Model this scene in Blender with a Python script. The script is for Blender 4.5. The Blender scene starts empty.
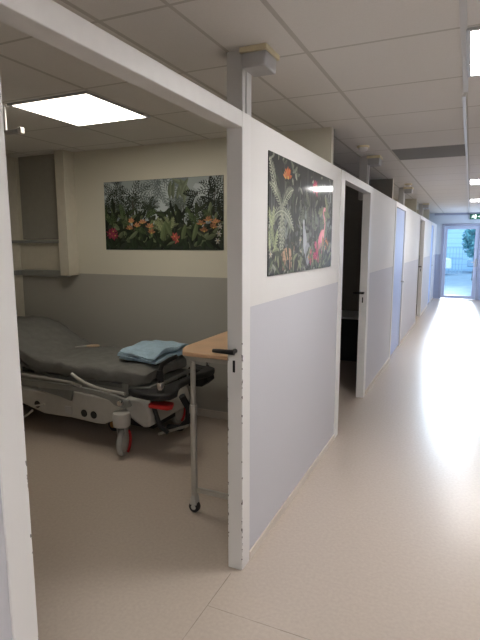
import bpy, bmesh, math, random
from mathutils import Vector, Matrix, noise
PI = math.pi
S = bpy.context.scene
COL = S.collection

# ------------------------------------------------------------------ materials
def mat(name, col=(.5,.5,.5), rough=.5, metal=0, spec=.5, emit=None, estr=0, coat=0, noise_amt=0, noise_scale=20, bump=0, bump_scale=200, trans=0):
    m = bpy.data.materials.new(name); m.use_nodes = True
    nt = m.node_tree; b = nt.nodes['Principled BSDF']
    b.inputs['Base Color'].default_value = (*col, 1)
    b.inputs['Roughness'].default_value = rough
    b.inputs['Metallic'].default_value = metal
    b.inputs['Specular IOR Level'].default_value = spec
    b.inputs['Coat Weight'].default_value = coat
    b.inputs['Coat Roughness'].default_value = .08
    b.inputs['Transmission Weight'].default_value = trans
    if emit:
        b.inputs['Emission Color'].default_value = (*emit, 1)
        b.inputs['Emission Strength'].default_value = estr
    tc = nt.nodes.new('ShaderNodeTexCoord')
    if noise_amt:
        n = nt.nodes.new('ShaderNodeTexNoise'); n.inputs['Scale'].default_value = noise_scale; n.inputs['Detail'].default_value = 5
        nt.links.new(tc.outputs['Object'], n.inputs['Vector'])
        r = nt.nodes.new('ShaderNodeValToRGB')
        r.color_ramp.elements[0].position = .3; r.color_ramp.elements[1].position = .7
        r.color_ramp.elements[0].color = (*[c*(1-noise_amt) for c in col], 1)
        r.color_ramp.elements[1].color = (*[min(1, c*(1+noise_amt)) for c in col], 1)
        nt.links.new(n.outputs['Fac'], r.inputs['Fac']); nt.links.new(r.outputs['Color'], b.inputs['Base Color'])
    if bump:
        n = nt.nodes.new('ShaderNodeTexNoise'); n.inputs['Scale'].default_value = bump_scale; n.inputs['Detail'].default_value = 4
        nt.links.new(tc.outputs['Object'], n.inputs['Vector'])
        bp = nt.nodes.new('ShaderNodeBump'); bp.inputs['Strength'].default_value = bump; bp.inputs['Distance'].default_value = .01
        nt.links.new(n.outputs['Fac'], bp.inputs['Height']); nt.links.new(bp.outputs['Normal'], b.inputs['Normal'])
    return m

def math_node(nt, op, a, b=None, c=None):
    n = nt.nodes.new('ShaderNodeMath'); n.operation = op
    for i, v in enumerate((a, b, c)):
        if v is None: continue
        if isinstance(v, (int, float)): n.inputs[i].default_value = v
        else: nt.links.new(v, n.inputs[i])
    return n.outputs[0]

def mixcol(nt, fac, a, b):
    n = nt.nodes.new('ShaderNodeMix'); n.data_type = 'RGBA'
    nt.links.new(fac, n.inputs[0])
    for i, v in ((6, a), (7, b)):
        if isinstance(v, tuple): n.inputs[i].default_value = (*v, 1)
        else: nt.links.new(v, n.inputs[i])
    return n.outputs[2]

def pos(nt):
    g = nt.nodes.new('ShaderNodeNewGeometry'); s = nt.nodes.new('ShaderNodeSeparateXYZ')
    nt.links.new(g.outputs['Position'], s.inputs[0]); return g.outputs['Position'], s.outputs

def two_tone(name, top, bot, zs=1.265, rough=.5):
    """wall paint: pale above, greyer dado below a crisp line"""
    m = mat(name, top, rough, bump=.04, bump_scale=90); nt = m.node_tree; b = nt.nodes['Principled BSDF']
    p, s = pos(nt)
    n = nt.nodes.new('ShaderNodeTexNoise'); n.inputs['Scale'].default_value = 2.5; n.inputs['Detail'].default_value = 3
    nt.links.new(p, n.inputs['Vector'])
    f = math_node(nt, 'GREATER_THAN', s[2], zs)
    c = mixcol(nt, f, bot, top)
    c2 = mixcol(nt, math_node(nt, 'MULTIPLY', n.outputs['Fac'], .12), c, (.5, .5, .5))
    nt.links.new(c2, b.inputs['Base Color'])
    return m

def floor_mat():
    m = mat('vinyl_floor', (.5,.45,.4), .3, spec=.5); nt = m.node_tree; b = nt.nodes['Principled BSDF']
    p, s = pos(nt)
    n1 = nt.nodes.new('ShaderNodeTexNoise'); n1.inputs['Scale'].default_value = 60; n1.inputs['Detail'].default_value = 6
    n2 = nt.nodes.new('ShaderNodeTexNoise'); n2.inputs['Scale'].default_value = 1.1; n2.inputs['Detail'].default_value = 4
    nt.links.new(p, n1.inputs['Vector']); nt.links.new(p, n2.inputs['Vector'])
    r = nt.nodes.new('ShaderNodeValToRGB'); r.color_ramp.elements[0].position = .3; r.color_ramp.elements[1].position = .7
    r.color_ramp.elements[0].color = (.535, .455, .39, 1); r.color_ramp.elements[1].color = (.595, .51, .44, 1)
    nt.links.new(n1.outputs['Fac'], r.inputs['Fac'])
    c = mixcol(nt, math_node(nt, 'MULTIPLY', n2.outputs['Fac'], .25), r.outputs['Color'], (.46, .40, .34))
    # welded joints of the vinyl sheets
    def band(v, c0, w): return math_node(nt, 'LESS_THAN', math_node(nt, 'ABSOLUTE', math_node(nt, 'SUBTRACT', v, c0)), w)
    n3 = nt.nodes.new('ShaderNodeTexNoise'); n3.inputs['Scale'].default_value = 9
    nt.links.new(p, n3.inputs['Vector'])
    brk = math_node(nt, 'MULTIPLY_ADD', n3.outputs['Fac'], .9, -.05)
    j1 = math_node(nt, 'MULTIPLY', band(s[0], -.942, .0018), math_node(nt, 'LESS_THAN', s[1], 1.96))
    j2 = math_node(nt, 'MULTIPLY', band(s[1], 1.725, .0018), math_node(nt, 'GREATER_THAN', s[0], -.94))
    j = math_node(nt, 'MULTIPLY', math_node(nt, 'MAXIMUM', j1, j2), brk)
    c = mixcol(nt, j, c, (.10, .08, .065))
    nt.links.new(c, b.inputs['Base Color'])
    b.inputs['Roughness'].default_value = .27
    bp = nt.nodes.new('ShaderNodeBump'); bp.inputs['Strength'].default_value = .05; bp.inputs['Distance'].default_value = .004
    nt.links.new(n1.outputs['Fac'], bp.inputs['Height']); nt.links.new(bp.outputs['Normal'], b.inputs['Normal'])
    return m

def ceil_mat():
    m = mat('ceiling_tiles', (.7,.69,.66), .85, spec=.2); nt = m.node_tree; b = nt.nodes['Principled BSDF']
    p, s = pos(nt); P = .655
    def line(v, off, w, per=P):
        t = math_node(nt, 'PINGPONG', math_node(nt, 'ADD', v, off), per/2)   # distance to nearest grid line
        return math_node(nt, 'LESS_THAN', t, w)
    # grid lines at x = -.08 - k P, y = 2.36 + k P
    gx = line(s[0], .08 + 40*P, .011); gy = line(s[1], -2.36 + 40*P, .008)
    ex = math_node(nt, 'LESS_THAN', math_node(nt, 'ABSOLUTE', math_node(nt, 'ADD', s[0], 1.065)), .009)
    g = math_node(nt, 'MAXIMUM', math_node(nt, 'MAXIMUM', gx, gy), ex)
    n = nt.nodes.new('ShaderNodeTexNoise'); n.inputs['Scale'].default_value = 180; n.inputs['Detail'].default_value = 3
    nt.links.new(p, n.inputs['Vector'])
    c = mixcol(nt, n.outputs['Fac'], (.74, .72, .69), (.83, .81, .78))
    c = mixcol(nt, g, c, (.58, .56, .52))
    # one row of grey tiles crossing the corridor
    ga = math_node(nt, 'MULTIPLY', math_node(nt, 'GREATER_THAN', s[1], 2.36+4*P+.01), math_node(nt, 'LESS_THAN', s[1], 2.36+5*P-.01))
    gb = math_node(nt, 'MULTIPLY', math_node(nt, 'GREATER_THAN', s[0], -.735+.011), math_node(nt, 'LESS_THAN', s[0], -.08-.01))
    c = mixcol(nt, math_node(nt, 'MULTIPLY', ga, gb), c, (.27, .27, .265))
    nt.links.new(c, b.inputs['Base Color'])
    h = math_node(nt, 'SUBTRACT', 1, g)
    bp = nt.nodes.new('ShaderNodeBump'); bp.inputs['Strength'].default_value = .5; bp.inputs['Distance'].default_value = .006
    nt.links.new(h, bp.inputs['Height']); nt.links.new(bp.outputs['Normal'], b.inputs['Normal'])
    return m

def chipped(name, col, edges):
    """painted door frame with paint chipped off along given vertical edges (x, y)"""
    m = mat(name, col, .35); nt = m.node_tree; b = nt.nodes['Principled BSDF']
    p, s = pos(nt)
    n = nt.nodes.new('ShaderNodeTexNoise'); n.inputs['Scale'].default_value = 45; n.inputs['Detail'].default_value = 3
    nt.links.new(p, n.inputs['Vector'])
    acc = None
    for ex, ey in edges:
        dx = math_node(nt, 'ABSOLUTE', math_node(nt, 'SUBTRACT', s[0], ex)); dy = math_node(nt, 'ABSOLUTE', math_node(nt, 'SUBTRACT', s[1], ey))
        d = math_node(nt, 'ADD', dx, dy)
        lim = math_node(nt, 'MULTIPLY', math_node(nt, 'SUBTRACT', n.outputs['Fac'], .52), .040)
        f = math_node(nt, 'LESS_THAN', d, lim)
        acc = f if acc is None else math_node(nt, 'MAXIMUM', acc, f)
    lowz = math_node(nt, 'LESS_THAN', s[2], 1.15)
    acc = math_node(nt, 'MULTIPLY', acc, lowz)
    c = mixcol(nt, acc, col, (.16, .15, .15))
    nt.links.new(c, b.inputs['Base Color'])
    return m

def attr_mat(name, rough, coat, spec):
    m = mat(name, (.5,.5,.5), rough, coat=coat, spec=spec); nt = m.node_tree; b = nt.nodes['Principled BSDF']
    a = nt.nodes.new('ShaderNodeAttribute'); a.attribute_name = 'Col'
    nt.links.new(a.outputs['Color'], b.inputs['Base Color']); return m

M = dict(
    floor=floor_mat(), ceil=ceil_mat(),
    part=two_tone('partition_paint', (.80,.785,.77), (.60,.60,.65)),
    room=two_tone('room_paint', (.74,.71,.60), (.42,.41,.375)),
    dark=two_tone('unlit_room_shade', (.05,.05,.045), (.035,.035,.035)),  # near-black colour stands in for the second room's lack of light
    beige=mat('beige_paint', (.66,.62,.52), .6, noise_amt=.03),
    white=mat('white_frame', (.80,.79,.78), .35, noise_amt=.02),
    jamb=chipped('chipped_white_frame', (.80,.79,.78), [(-.90,.790),(-.975,2.0),(-.90,2.0)]),
    jambs=chipped('chipped_shaded_frame', (.56,.57,.62), [(-.977,2.0),(-.897,2.0)]),
    skirt=mat('skirting', (.66,.60,.53), .4, noise_amt=.03),
    post=mat('ceiling_post_paint', (.62,.61,.60), .45, noise_amt=.02),
    cream=mat('cream_plastic', (.78,.70,.48), .4, noise_amt=.03),
    greyp=mat('grey_plastic', (.50,.50,.51), .4, noise_amt=.03),
    blue=mat('pale_blue_door', (.42,.52,.82), .35, noise_amt=.02),
    black=mat('black_plastic', (.012,.012,.013), .4, noise_amt=.1),
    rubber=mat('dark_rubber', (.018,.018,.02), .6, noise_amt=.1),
    steel=mat('brushed_steel', (.62,.61,.58), .3, metal=.9, noise_amt=.05, noise_scale=60),
    chrome=mat('chrome', (.8,.8,.8), .12, metal=1, noise_amt=.02),
    tube=mat('painted_table_tube', (.52,.50,.46), .35, metal=.4, noise_amt=.03),
    rail=mat('grey_rail_metal', (.33,.34,.33), .38, metal=.3, noise_amt=.05),
    railp=mat('light_rail_metal', (.50,.50,.48), .35, metal=.4, noise_amt=.05),
    cover=mat('light_grey_shell', (.50,.49,.46), .45, noise_amt=.04),
    coverd=mat('mid_grey_shell', (.20,.21,.20), .5, noise_amt=.05),
    sheet=mat('grey_sheet', (.17,.17,.162), .85, noise_amt=.10, noise_scale=14, bump=.6, bump_scale=28),
    blanket=mat('light_blue_cotton', (.38,.53,.66), .9, noise_amt=.10, noise_scale=30, bump=.5, bump_scale=60),
    wood=mat('beech_laminate', (.72,.47,.29), .35, noise_amt=.08, noise_scale=6),
    woodl=mat('pale_wood', (.66,.50,.34), .5, noise_amt=.1),
    red=mat('red_plastic', (.62,.03,.03), .4, noise_amt=.05),
    orange=mat('orange_plastic', (.55,.26,.06), .5, noise_amt=.05),
    tyre=mat('grey_tyre', (.36,.36,.35), .6, noise_amt=.06),
    frame=mat('lilac_door_frame', (.34,.37,.50), .4, noise_amt=.02),
    green=mat('sign_green', (.02,.16,.09), .4, noise_amt=.02),
    signw=mat('sign_white', (.9,.95,.9), .4, emit=(.9,1,.95), estr=1.2, noise_amt=.01),
    poster=attr_mat('printed_poster', .55, .05, .25), posterg=attr_mat('glossy_printed_poster', .5, .60, .2),
    lampc=mat('corridor_diffuser', (.9,.9,.9), .5, emit=(1,.975,.95), estr=26.0, noise_amt=.01),
    lampr=mat('room_diffuser', (.9,.9,.9), .5, emit=(1,.92,.78), estr=10, noise_amt=.01),
    fill_glow=mat('fill_window_glow', (.8,.9,1), .3, emit=(.72,.86,1), estr=3, noise_amt=.01),  # glowing pane of the added side window, blue fill light
    asphalt=mat('pale_pavement', (.24,.34,.45), .8, noise_amt=.1, noise_scale=3),
    hedge=mat('leaves', (.14,.36,.40), .8, noise_amt=.4, noise_scale=6),
    bark=mat('bark', (.10,.10,.09), .9, noise_amt=.3),
    carw=mat('car_white', (.85,.88,.92), .2, noise_amt=.02), carb=mat('car_grey', (.30,.45,.60), .3, noise_amt=.02),
    glassd=mat('dark_glass', (.10,.17,.22), .1, noise_amt=.05),
    fence=mat('blue_grey_metal', (.33,.50,.64), .5, noise_amt=.05),
)
def glass_mat():
    m = bpy.data.materials.new('door_glass'); m.use_nodes = True; nt = m.node_tree
    for n in list(nt.nodes): nt.nodes.remove(n)
    o = nt.nodes.new('ShaderNodeOutputMaterial'); mx = nt.nodes.new('ShaderNodeMixShader')
    t = nt.nodes.new('ShaderNodeBsdfTransparent'); t.inputs[0].default_value = (.93,.96,.99,1)
    g = nt.nodes.new('ShaderNodeBsdfGlossy'); g.inputs['Roughness'].default_value = .03
    fr = nt.nodes.new('ShaderNodeFresnel'); fr.inputs[0].default_value = 1.3
    nt.links.new(fr.outputs[0], mx.inputs[0]); nt.links.new(t.outputs[0], mx.inputs[1]); nt.links.new(g.outputs[0], mx.inputs[2])
    nt.links.new(mx.outputs[0], o.inputs[0]); return m
M['glass'] = glass_mat()
def siding_mat():
    m = mat('facade_cladding', (.45,.70,.85), .6); nt = m.node_tree; b = nt.nodes['Principled BSDF']
    p, s = pos(nt)
    t = math_node(nt, 'PINGPONG', s[2], .16); f = math_node(nt, 'LESS_THAN', t, .035)
    nt.links.new(mixcol(nt, f, (.50,.72,.90), (.42,.63,.83)), b.inputs['Base Color']); return m
M['siding'] = siding_mat()

# ------------------------------------------------------------------ mesh helpers (all in world coordinates)
def bx(bm, x0, x1, y0, y1, z0, z1):
    v = [bm.verts.new(p) for p in ((x0,y0,z0),(x1,y0,z0),(x1,y1,z0),(x0,y1,z0),(x0,y0,z1),(x1,y0,z1),(x1,y1,z1),(x0,y1,z1))]
    for f in ((3,2,1,0),(4,5,6,7),(0,1,5,4),(1,2,6,5),(2,3,7,6),(3,0,4,7)): bm.faces.new([v[i] for i in f])
    return v

def tube(bm, pts, r, n=12, closed=False):
    pts = [Vector(p) for p in pts]; rings = []
    rs = r if isinstance(r, (list, tuple)) else [r]*len(pts)
    up = Vector((0,0,1))
    prev = None
    for i, p in enumerate(pts):
        a = pts[max(i-1,0)]; b = pts[min(i+1,len(pts)-1)]
        t = (b-a).normalized()
        if prev is None:
            ref = up if abs(t.dot(up)) < .9 else Vector((1,0,0)); u = t.cross(ref).normalized()
        else:
            u = (prev - t*prev.dot(t)).normalized()
        prev = u; w = t.cross(u)
        rings.append([bm.verts.new(p + (u*math.cos(2*PI*k/n) + w*math.sin(2*PI*k/n))*rs[i]) for k in range(n)])
    for i in range(len(rings)-1):
        for k in range(n): bm.faces.new((rings[i][k], rings[i][(k+1)%n], rings[i+1][(k+1)%n], rings[i+1][k]))
    bm.faces.new(rings[0][::-1]); bm.faces.new(rings[-1])

def cyl(bm, p0, p1, r, n=20): tube(bm, [p0, p1], r, n)

def lathe(bm, prof, c=(0,0,0), n=24, axis='Z'):
    rings = []
    for r, h in prof:
        ring = []
        for k in range(n):
            a = 2*PI*k/n; q = (r*math.cos(a), r*math.sin(a), h)
            if axis == 'Y': q = (q[0], q[2], q[1])
            if axis == 'X': q = (q[2], q[0], q[1])
            ring.append(bm.verts.new(Vector(c)+Vector(q)))
        rings.append(ring)
    for i in range(len(rings)-1):
        for k in range(n): bm.faces.new((rings[i][k], rings[i][(k+1)%n], rings[i+1][(k+1)%n], rings[i+1][k]))
    if prof[0][0] > 1e-5: bm.faces.new(rings[0][::-1])
    if prof[-1][0] > 1e-5: bm.faces.new(rings[-1])

def prism(bm, pts, ax, a0, a1):
    """polygon pts (2D) extruded along axis ax ('X','Y','Z') from a0 to a1"""
    def P(p, a): return {'X': (a,p[0],p[1]), 'Y': (p[0],a,p[1]), 'Z': (p[0],p[1],a)}[ax]
    lo = [bm.verts.new(P(p,a0)) for p in pts]; hi = [bm.verts.new(P(p,a1)) for p in pts]
    n = len(pts); bm.faces.new(lo[::-1]); bm.faces.new(hi)
    for i in range(n): bm.faces.new((lo[i], lo[(i+1)%n], hi[(i+1)%n], hi[i]))

def obj(name, bm, m, parent=None, bevel=0, smooth=True, seg=2):
    if not isinstance(bm, bmesh.types.BMesh):
        fn = bm; bm = bmesh.new(); fn(bm)
    bmesh.ops.recalc_face_normals(bm, faces=bm.faces[:])
    off = Vector((0,0,0)); p = parent
    while p is not None: off += p.location; p = p.parent
    if parent is None and len(bm.verts):
        xs = [v.co.x for v in bm.verts]; ys = [v.co.y for v in bm.verts]; zs = [v.co.z for v in bm.verts]
        loc = Vector(((min(xs)+max(xs))/2, (min(ys)+max(ys))/2, min(zs)))
    else: loc = Vector((0,0,0))
    for v in bm.verts: v.co -= off + loc
    me = bpy.data.meshes.new(name); bm.to_mesh(me); bm.free()
    me.materials.append(m)
    if smooth:
        for f in me.polygons: f.use_smooth = True
    o = bpy.data.objects.new(name, me); COL.objects.link(o); o.location = loc
    if parent: o.parent = parent
    if bevel:
        b = o.modifiers.new('bevel', 'BEVEL'); b.width = bevel; b.segments = seg; b.limit_method = 'ANGLE'; b.angle_limit = math.radians(40)
    if smooth:
        # sharp edges by angle
        bm2 = bmesh.new(); bm2.from_mesh(me)
        for e in bm2.edges:
            if len(e.link_faces) == 2 and e.calc_face_angle(0) > math.radians(38): e.smooth = False
        bm2.to_mesh(me); bm2.free()
    return o

def tag(o, label, cat, group=None):
    o['label'] = label; o['category'] = cat
    if group: o['group'] = group
    return o
def thing(name, label, cat, loc, group=None):
    o = bpy.data.objects.new(name, None); COL.objects.link(o); o.location = loc; o.empty_display_size = .05
    return tag(o, label, cat, group)
def struct(name, bm, m, bevel=0, parent=None):
    o = obj(name, bm, m, parent, bevel)
    if parent is None: o['kind'] = 'structure'
    return o
def struct_empty(name, loc):
    o = bpy.data.objects.new(name, None); COL.objects.link(o); o.location = loc; o.empty_display_size = .05
    o['kind'] = 'structure'; return o
def B(*a): return lambda bm: bx(bm, *a)
def copy_tree(o, parent=None):
    c = o.copy(); COL.objects.link(c)
    if parent: c.parent = parent
    for ch in list(o.children): copy_tree(ch, c)
    return c

# ------------------------------------------------------------------ room shell
XF = -.90            # corridor face of the partition
XB = -.975           # room face of the partition
XL = -4.27           # left wall of the rooms
YE = 15.5            # end wall
CZ = 2.42
YW = 3.85            # wall behind the bed
struct('floor', B(XL-.1, 1.4, -3.1, YE+.1, -.08, 0), M['floor'])
struct('ceiling', B(XL-.1, 1.4, -3.1, YE+.1, CZ, CZ+.08), M['ceil'])
struct('wall_left', B(XL-.1, XL, -.7, YE, 0, CZ), M['beige'])
struct('wall_behind', B(XL-.1, 1.4, -3.2, -3.1, 0, CZ), M['part'])
struct('wall_back', B(XL, -1.0, YW, YW+.07, 0, CZ), M['room'])
struct('wall_front', B(XL, -.98, -.7, -.63, 0, CZ), M['room'])
for i, y in enumerate((7.15, 10.45, 13.75)):
    struct('wall_divider_%s' % 'abc'[i], B(XL, -1.0, y, y+.07, 0, CZ), M['room'])
# lining of the second room, its unlit darkness put into the wall colour
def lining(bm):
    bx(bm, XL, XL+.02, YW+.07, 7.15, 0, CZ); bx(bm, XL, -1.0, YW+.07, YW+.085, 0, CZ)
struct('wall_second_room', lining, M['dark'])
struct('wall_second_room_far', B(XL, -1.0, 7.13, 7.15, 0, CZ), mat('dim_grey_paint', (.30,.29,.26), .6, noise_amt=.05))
def rwall(bm):
    bx(bm, 1.3, 1.4, -3.1, 13.7, 0, CZ); bx(bm, 1.3, 1.4, 13.7, 15.2, 0, .9); bx(bm, 1.3, 1.4, 13.7, 15.2, 2.1, CZ); bx(bm, 1.3, 1.4, 15.2, YE, 0, CZ)
struct('wall_right', rwall, M['part'])
w = struct_empty('fill_window_1', (1.35, 14.45, .9))  # added window, out of view, to tint the corridor's far end blue
def wfr(bm):
    bx(bm, 1.32, 1.38, 13.7, 15.2, .9, .95); bx(bm, 1.32, 1.38, 13.7, 15.2, 2.05, 2.1)
    for y in (13.7, 14.425, 15.15): bx(bm, 1.32, 1.38, y, y+.05, .95, 2.05)
obj('fill_window_frame', wfr, M['frame'], w, .003)
obj('pane', B(1.345, 1.355, 13.75, 15.15, .95, 2.05), M['fill_glow'], w)

# partition panels between the doorways (y ranges), outer face slightly behind the posts
PAN = [(-3.1, .72), (2.09, 3.80), (5.10, 6.82), (8.02, 10.27), (11.52, 13.35), (14.45, YE)]
for i, (a, b) in enumerate(PAN):
    struct('wall_partition_%s' % 'abcdef'[i], B(XB+.006, XF-.006, a, b, 0, 2.10), M['part'])
    struct('baseboard_partition_%s' % 'abcdef'[i], B(XF-.006, XF+.003, a, b, 0, .045), M['skirt'], .002)
struct('baseboard_back', B(XL, -1.0, YW-.012, YW, 0, .07), M['skirt'], .002)
struct('baseboard_left', B(XL, XL+.012, -.6, YW-.012, 0, .07), M['skirt'], .002)

# doorways: (start, end, near post, far post) -- frame posts, head, latch, sometimes a leaf
DOORS = [(.790, 2.0, .07, .09), (3.92, 5.0, .12, .10), (6.90, 7.92, .08, .10), (10.35, 11.42, .08, .10), (13.43, 14.35, .08, .10)]
for i, (a, b, wa, wb) in enumerate(DOORS):
    d = struct_empty('door_%d' % (i+1), (-.94, (a+b)/2, 0))
    mj = M['jamb'] if i == 0 else M['white']
    obj('jamb', B(XB, XF, a-wa, a, 0, 2.10), mj, d, .003)
    obj('jamb', B(XB, XF, b, b+wb, 0, 2.10), mj, d, .003)
    obj('door_head', B(XB, XF, a, b, 2.035, 2.10), M['white'], d, .003)
    LZ = 1.075
    if i in (0, 1, 3):
        pl = obj('strike_plate', B(-.947, -.936, b-.003, b+.001, LZ-.10, LZ-.045), M['black'], d)
        def lever(bm):
            tube(bm, [(-.935,b,LZ),(-.935,b-.03,LZ)], .011, 12)
            tube(bm, [(-.925,b-.032,LZ),(-.965,b-.035,LZ),(-1.005,b-.036,LZ),(-1.03,b-.037,LZ)], [.012,.011,.010,.008], 12)
        obj('latch_lever', lever, M['black'], d)
    if i in (2, 4):
        obj('leaf', B(XB+.02, XF-.02, a, b, .012, 2.033), M['blue'], d, .002)
        def hn(bm):
            tube(bm, [(XF-.02,b-.07,1.0),(XF+.03,b-.07,1.0),(XF+.03,b-.19,1.0)], .009, 10)
        obj('handle', hn, M['steel'], d)

# raised posts from partition to ceiling
for i, y in enumerate((2.2, 5.25, 8.30, 11.72)):
    def pst(bm):
        bx(bm, -1.07, -.99, y, y+.10, 2.0, CZ); bx(bm, -.99, -.982, y+.03, y+.085, 2.02, CZ)
    struct('trim_%d' % (i+1), pst, M['post'], .002)
# bright aluminium profile joining the tiles along the corridor
struct('trim_5', B(-.092, -.066, -3, 3.3, CZ-.006, CZ), M['post'])
struct('trim_6', B(-.098, -.080, 3.35, YE, CZ-.016, CZ), M['white'])

# vertical boxing on the back wall and wall rails
struct('trim_7', B(-3.61, -3.50, YW-.14, YW, 1.25, CZ), M['beige'], .003)
rl = thing('wall_rail', 'upper grey equipment rail on the wall left of the boxed column', 'rail', (-3.94, YW, 1.575), 'equipment rails beside the boxed column')
def barL(bm):
    bx(bm, XL+.05, -3.62, YW-.05, YW-.035, 1.56, 1.59); bx(bm, XL+.035, XL+.05, 2.9, YW-.035, 1.56, 1.59)
    for y in (3.0, 3.5): bx(bm, XL, XL+.035, y, y+.024, 1.563, 1.587)
obj('bar', barL, M['rail'], rl, .002)
for x in (-4.15, -3.90, -3.68): obj('bracket', B(x-.012, x+.012, YW-.035, YW, 1.563, 1.587), M['rail'], rl)
rl2 = thing('wall_rail', 'lower thick rail on the wall at the foot of the boxed column', 'rail', (-3.94, YW, 1.265), 'equipment rails beside the boxed column')
def lowrail(bm): prism(bm, [(YW,1.225),(YW-.04,1.235),(YW-.045,1.285),(YW,1.29)], 'X', XL+.04, -3.615); bx(bm, XL, XL+.04, 2.9, YW, 1.235, 1.285)
obj('bar', lowrail, M['rail'], rl2, .002)
obj('end_cap', B(-3.615, -3.612, YW-.045, YW, 1.228, 1.288), M['greyp'], rl2)
struct('trim_10', B(-4.22, -3.61, YW-.006, YW, 1.60, CZ), mat('dark_grey_panel', (.33,.32,.28), .5, noise_amt=.04))  # thin sheet, darker grey than the wall, left of the boxed column
struct('trim_8', B(XL, -3.61, YW-.006, YW, 1.30, 1.545), M['beige'])

# ------------------------------------------------------------------ ceiling lights
def light(x0, y0, ml, label, group=None):
    t = thing('ceiling_light', label, 'light', (x0+.32, y0+.32, CZ-.012), group)
    x1 = x0+.635; y1 = y0+.635
    def fr(bm):
        bx(bm, x0, x1, y0, y0+.018, CZ-.012, CZ-.0005); bx(bm, x0, x1, y1-.018, y1, CZ-.012, CZ-.0005)
        bx(bm, x0, x0+.018, y0+.018, y1-.018, CZ-.012, CZ-.0005); bx(bm, x1-.018, x1, y0+.018, y1-.018, CZ-.012, CZ-.0005)
    obj('frame', fr, M['greyp'], t, .001)
    obj('diffuser', B(x0+.018, x1-.018, y0+.018, y1-.018, CZ-.008, CZ-.002), ml, t)
    return t
P = .655
light(-.08-4*P+.01, 2.36+.03, M['lampr'], 'square ceiling light panel glowing above the bed room')
light(-.07, 2.36+.01, M['lampc'], 'large ceiling light panel nearest in the corridor, cut by the right edge')
light(-.07, 2.36+8*P, M['lampc'], 'corridor ceiling light panel second along, beyond the grey tile')
light(-.07, 2.36+13*P, M['lampc'], 'farthest visible corridor ceiling light panel, above the exit sign')
light(-.07, 2.36-5*P, M['lampc'], 'corridor ceiling light panel behind the viewer')
light(-2.7, 8.6, M['lampr'], 'ceiling light panel in the third room, hidden behind the partition')

# ------------------------------------------------------------------ boxes and detectors on the ceiling beside the posts
SB = ['grey box sensor on cream base beside the nearest ceiling post', 'small box sensor on the ceiling beside the second post',
      'box sensor on the ceiling beside the third post, half way along', 'farthest box sensor on the ceiling, near the end wall']
def sensor(y, label):
    t = thing('box_sensor', label, 'sensor', (-.93, y+.06, CZ-.10), 'box sensors along the corridor ceiling')
    obj('base_plate', B(-.995, -.862, y-.03, y+.14, CZ-.024, CZ), M['cream'], t, .004)
    def bd(bm):
        v = bx(bm, -.990, -.868, y-.02, y+.12, CZ-.088, CZ-.024)
        for k in (0,1,2,3): v[k].co.x += (-.93-v[k].co.x)*.08
    obj('housing', bd, M['greyp'], t, .006)
    return t
s0 = sensor(2.2-.0, SB[0])
for k, y in enumerate((5.25, 8.30, 11.72)):
    c = copy_tree(s0); c.location = s0.location + Vector((0, y-2.2, 0)); c['label'] = SB[k+1]
def smoke(x, y, label):
    t = thing('smoke_detector', label, 'detector', (x, y, CZ-.04), 'round smoke detectors on the ceiling')
    obj('base', lambda bm: lathe(bm, [(.055,0),(.055,-.012),(.05,-.015)], (x,y,CZ)), M['cream'], t)
    obj('sensor_head', lambda bm: lathe(bm, [(.042,-.015),(.04,-.035),(.028,-.045),(.0001,-.046)], (x,y,CZ)), M['white'], t)
    return t
smoke(-.93, 4.70, 'round smoke detector on the ceiling in front of the second post')
smoke(-.88, 7.85, 'round smoke detector on the ceiling farther along, before the third post')

# curtain rail hung from the room ceiling
t = thing('curtain_rail', 'white curtain rail hung from the ceiling left of the room light', 'rail', (-2.9, 2.4, CZ))
obj('hanger', lambda bm: cyl(bm, (-2.725,2.4,CZ), (-2.725,2.4,2.258), .008), M['white'], t)
obj('ceiling_rose', lambda bm: lathe(bm, [(.025,0),(.025,-.008),(.01,-.014)], (-2.725,2.4,CZ)), M['white'], t)
obj('track', B(-4.2, -2.61, 2.388, 2.412, 2.238, 2.262), M['greyp'], t, .002)
obj('end_cap', B(-2.61, -2.58, 2.384, 2.416, 2.232, 2.270), M['white'], t, .005)

# ------------------------------------------------------------------ posters
def clip(poly, w, h):
    def cl(ps, inside, inter):
        out = []
        for i in range(len(ps)):
            a, b = ps[i-1], ps[i]
            if inside(b):
                if not inside(a): out.append(inter(a,b))
                out.append(b)
            elif inside(a): out.append(inter(a,b))
        return out
    def ix(x): return lambda a,b: (x, a[1]+(b[1]-a[1])*(x-a[0])/(b[0]-a[0]))
    def iy(y): return lambda a,b: (a[0]+(b[0]-a[0])*(y-a[1])/(b[1]-a[1]), y)
    for ins, it in ((lambda p:p[0]>=0, ix(0)), (lambda p:p[0]<=w, ix(w)), (lambda p:p[1]>=0, iy(0)), (lambda p:p[1]<=h, iy(h))):
        if len(poly) < 3: return []
        poly = cl(poly, ins, it)
    return poly

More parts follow.
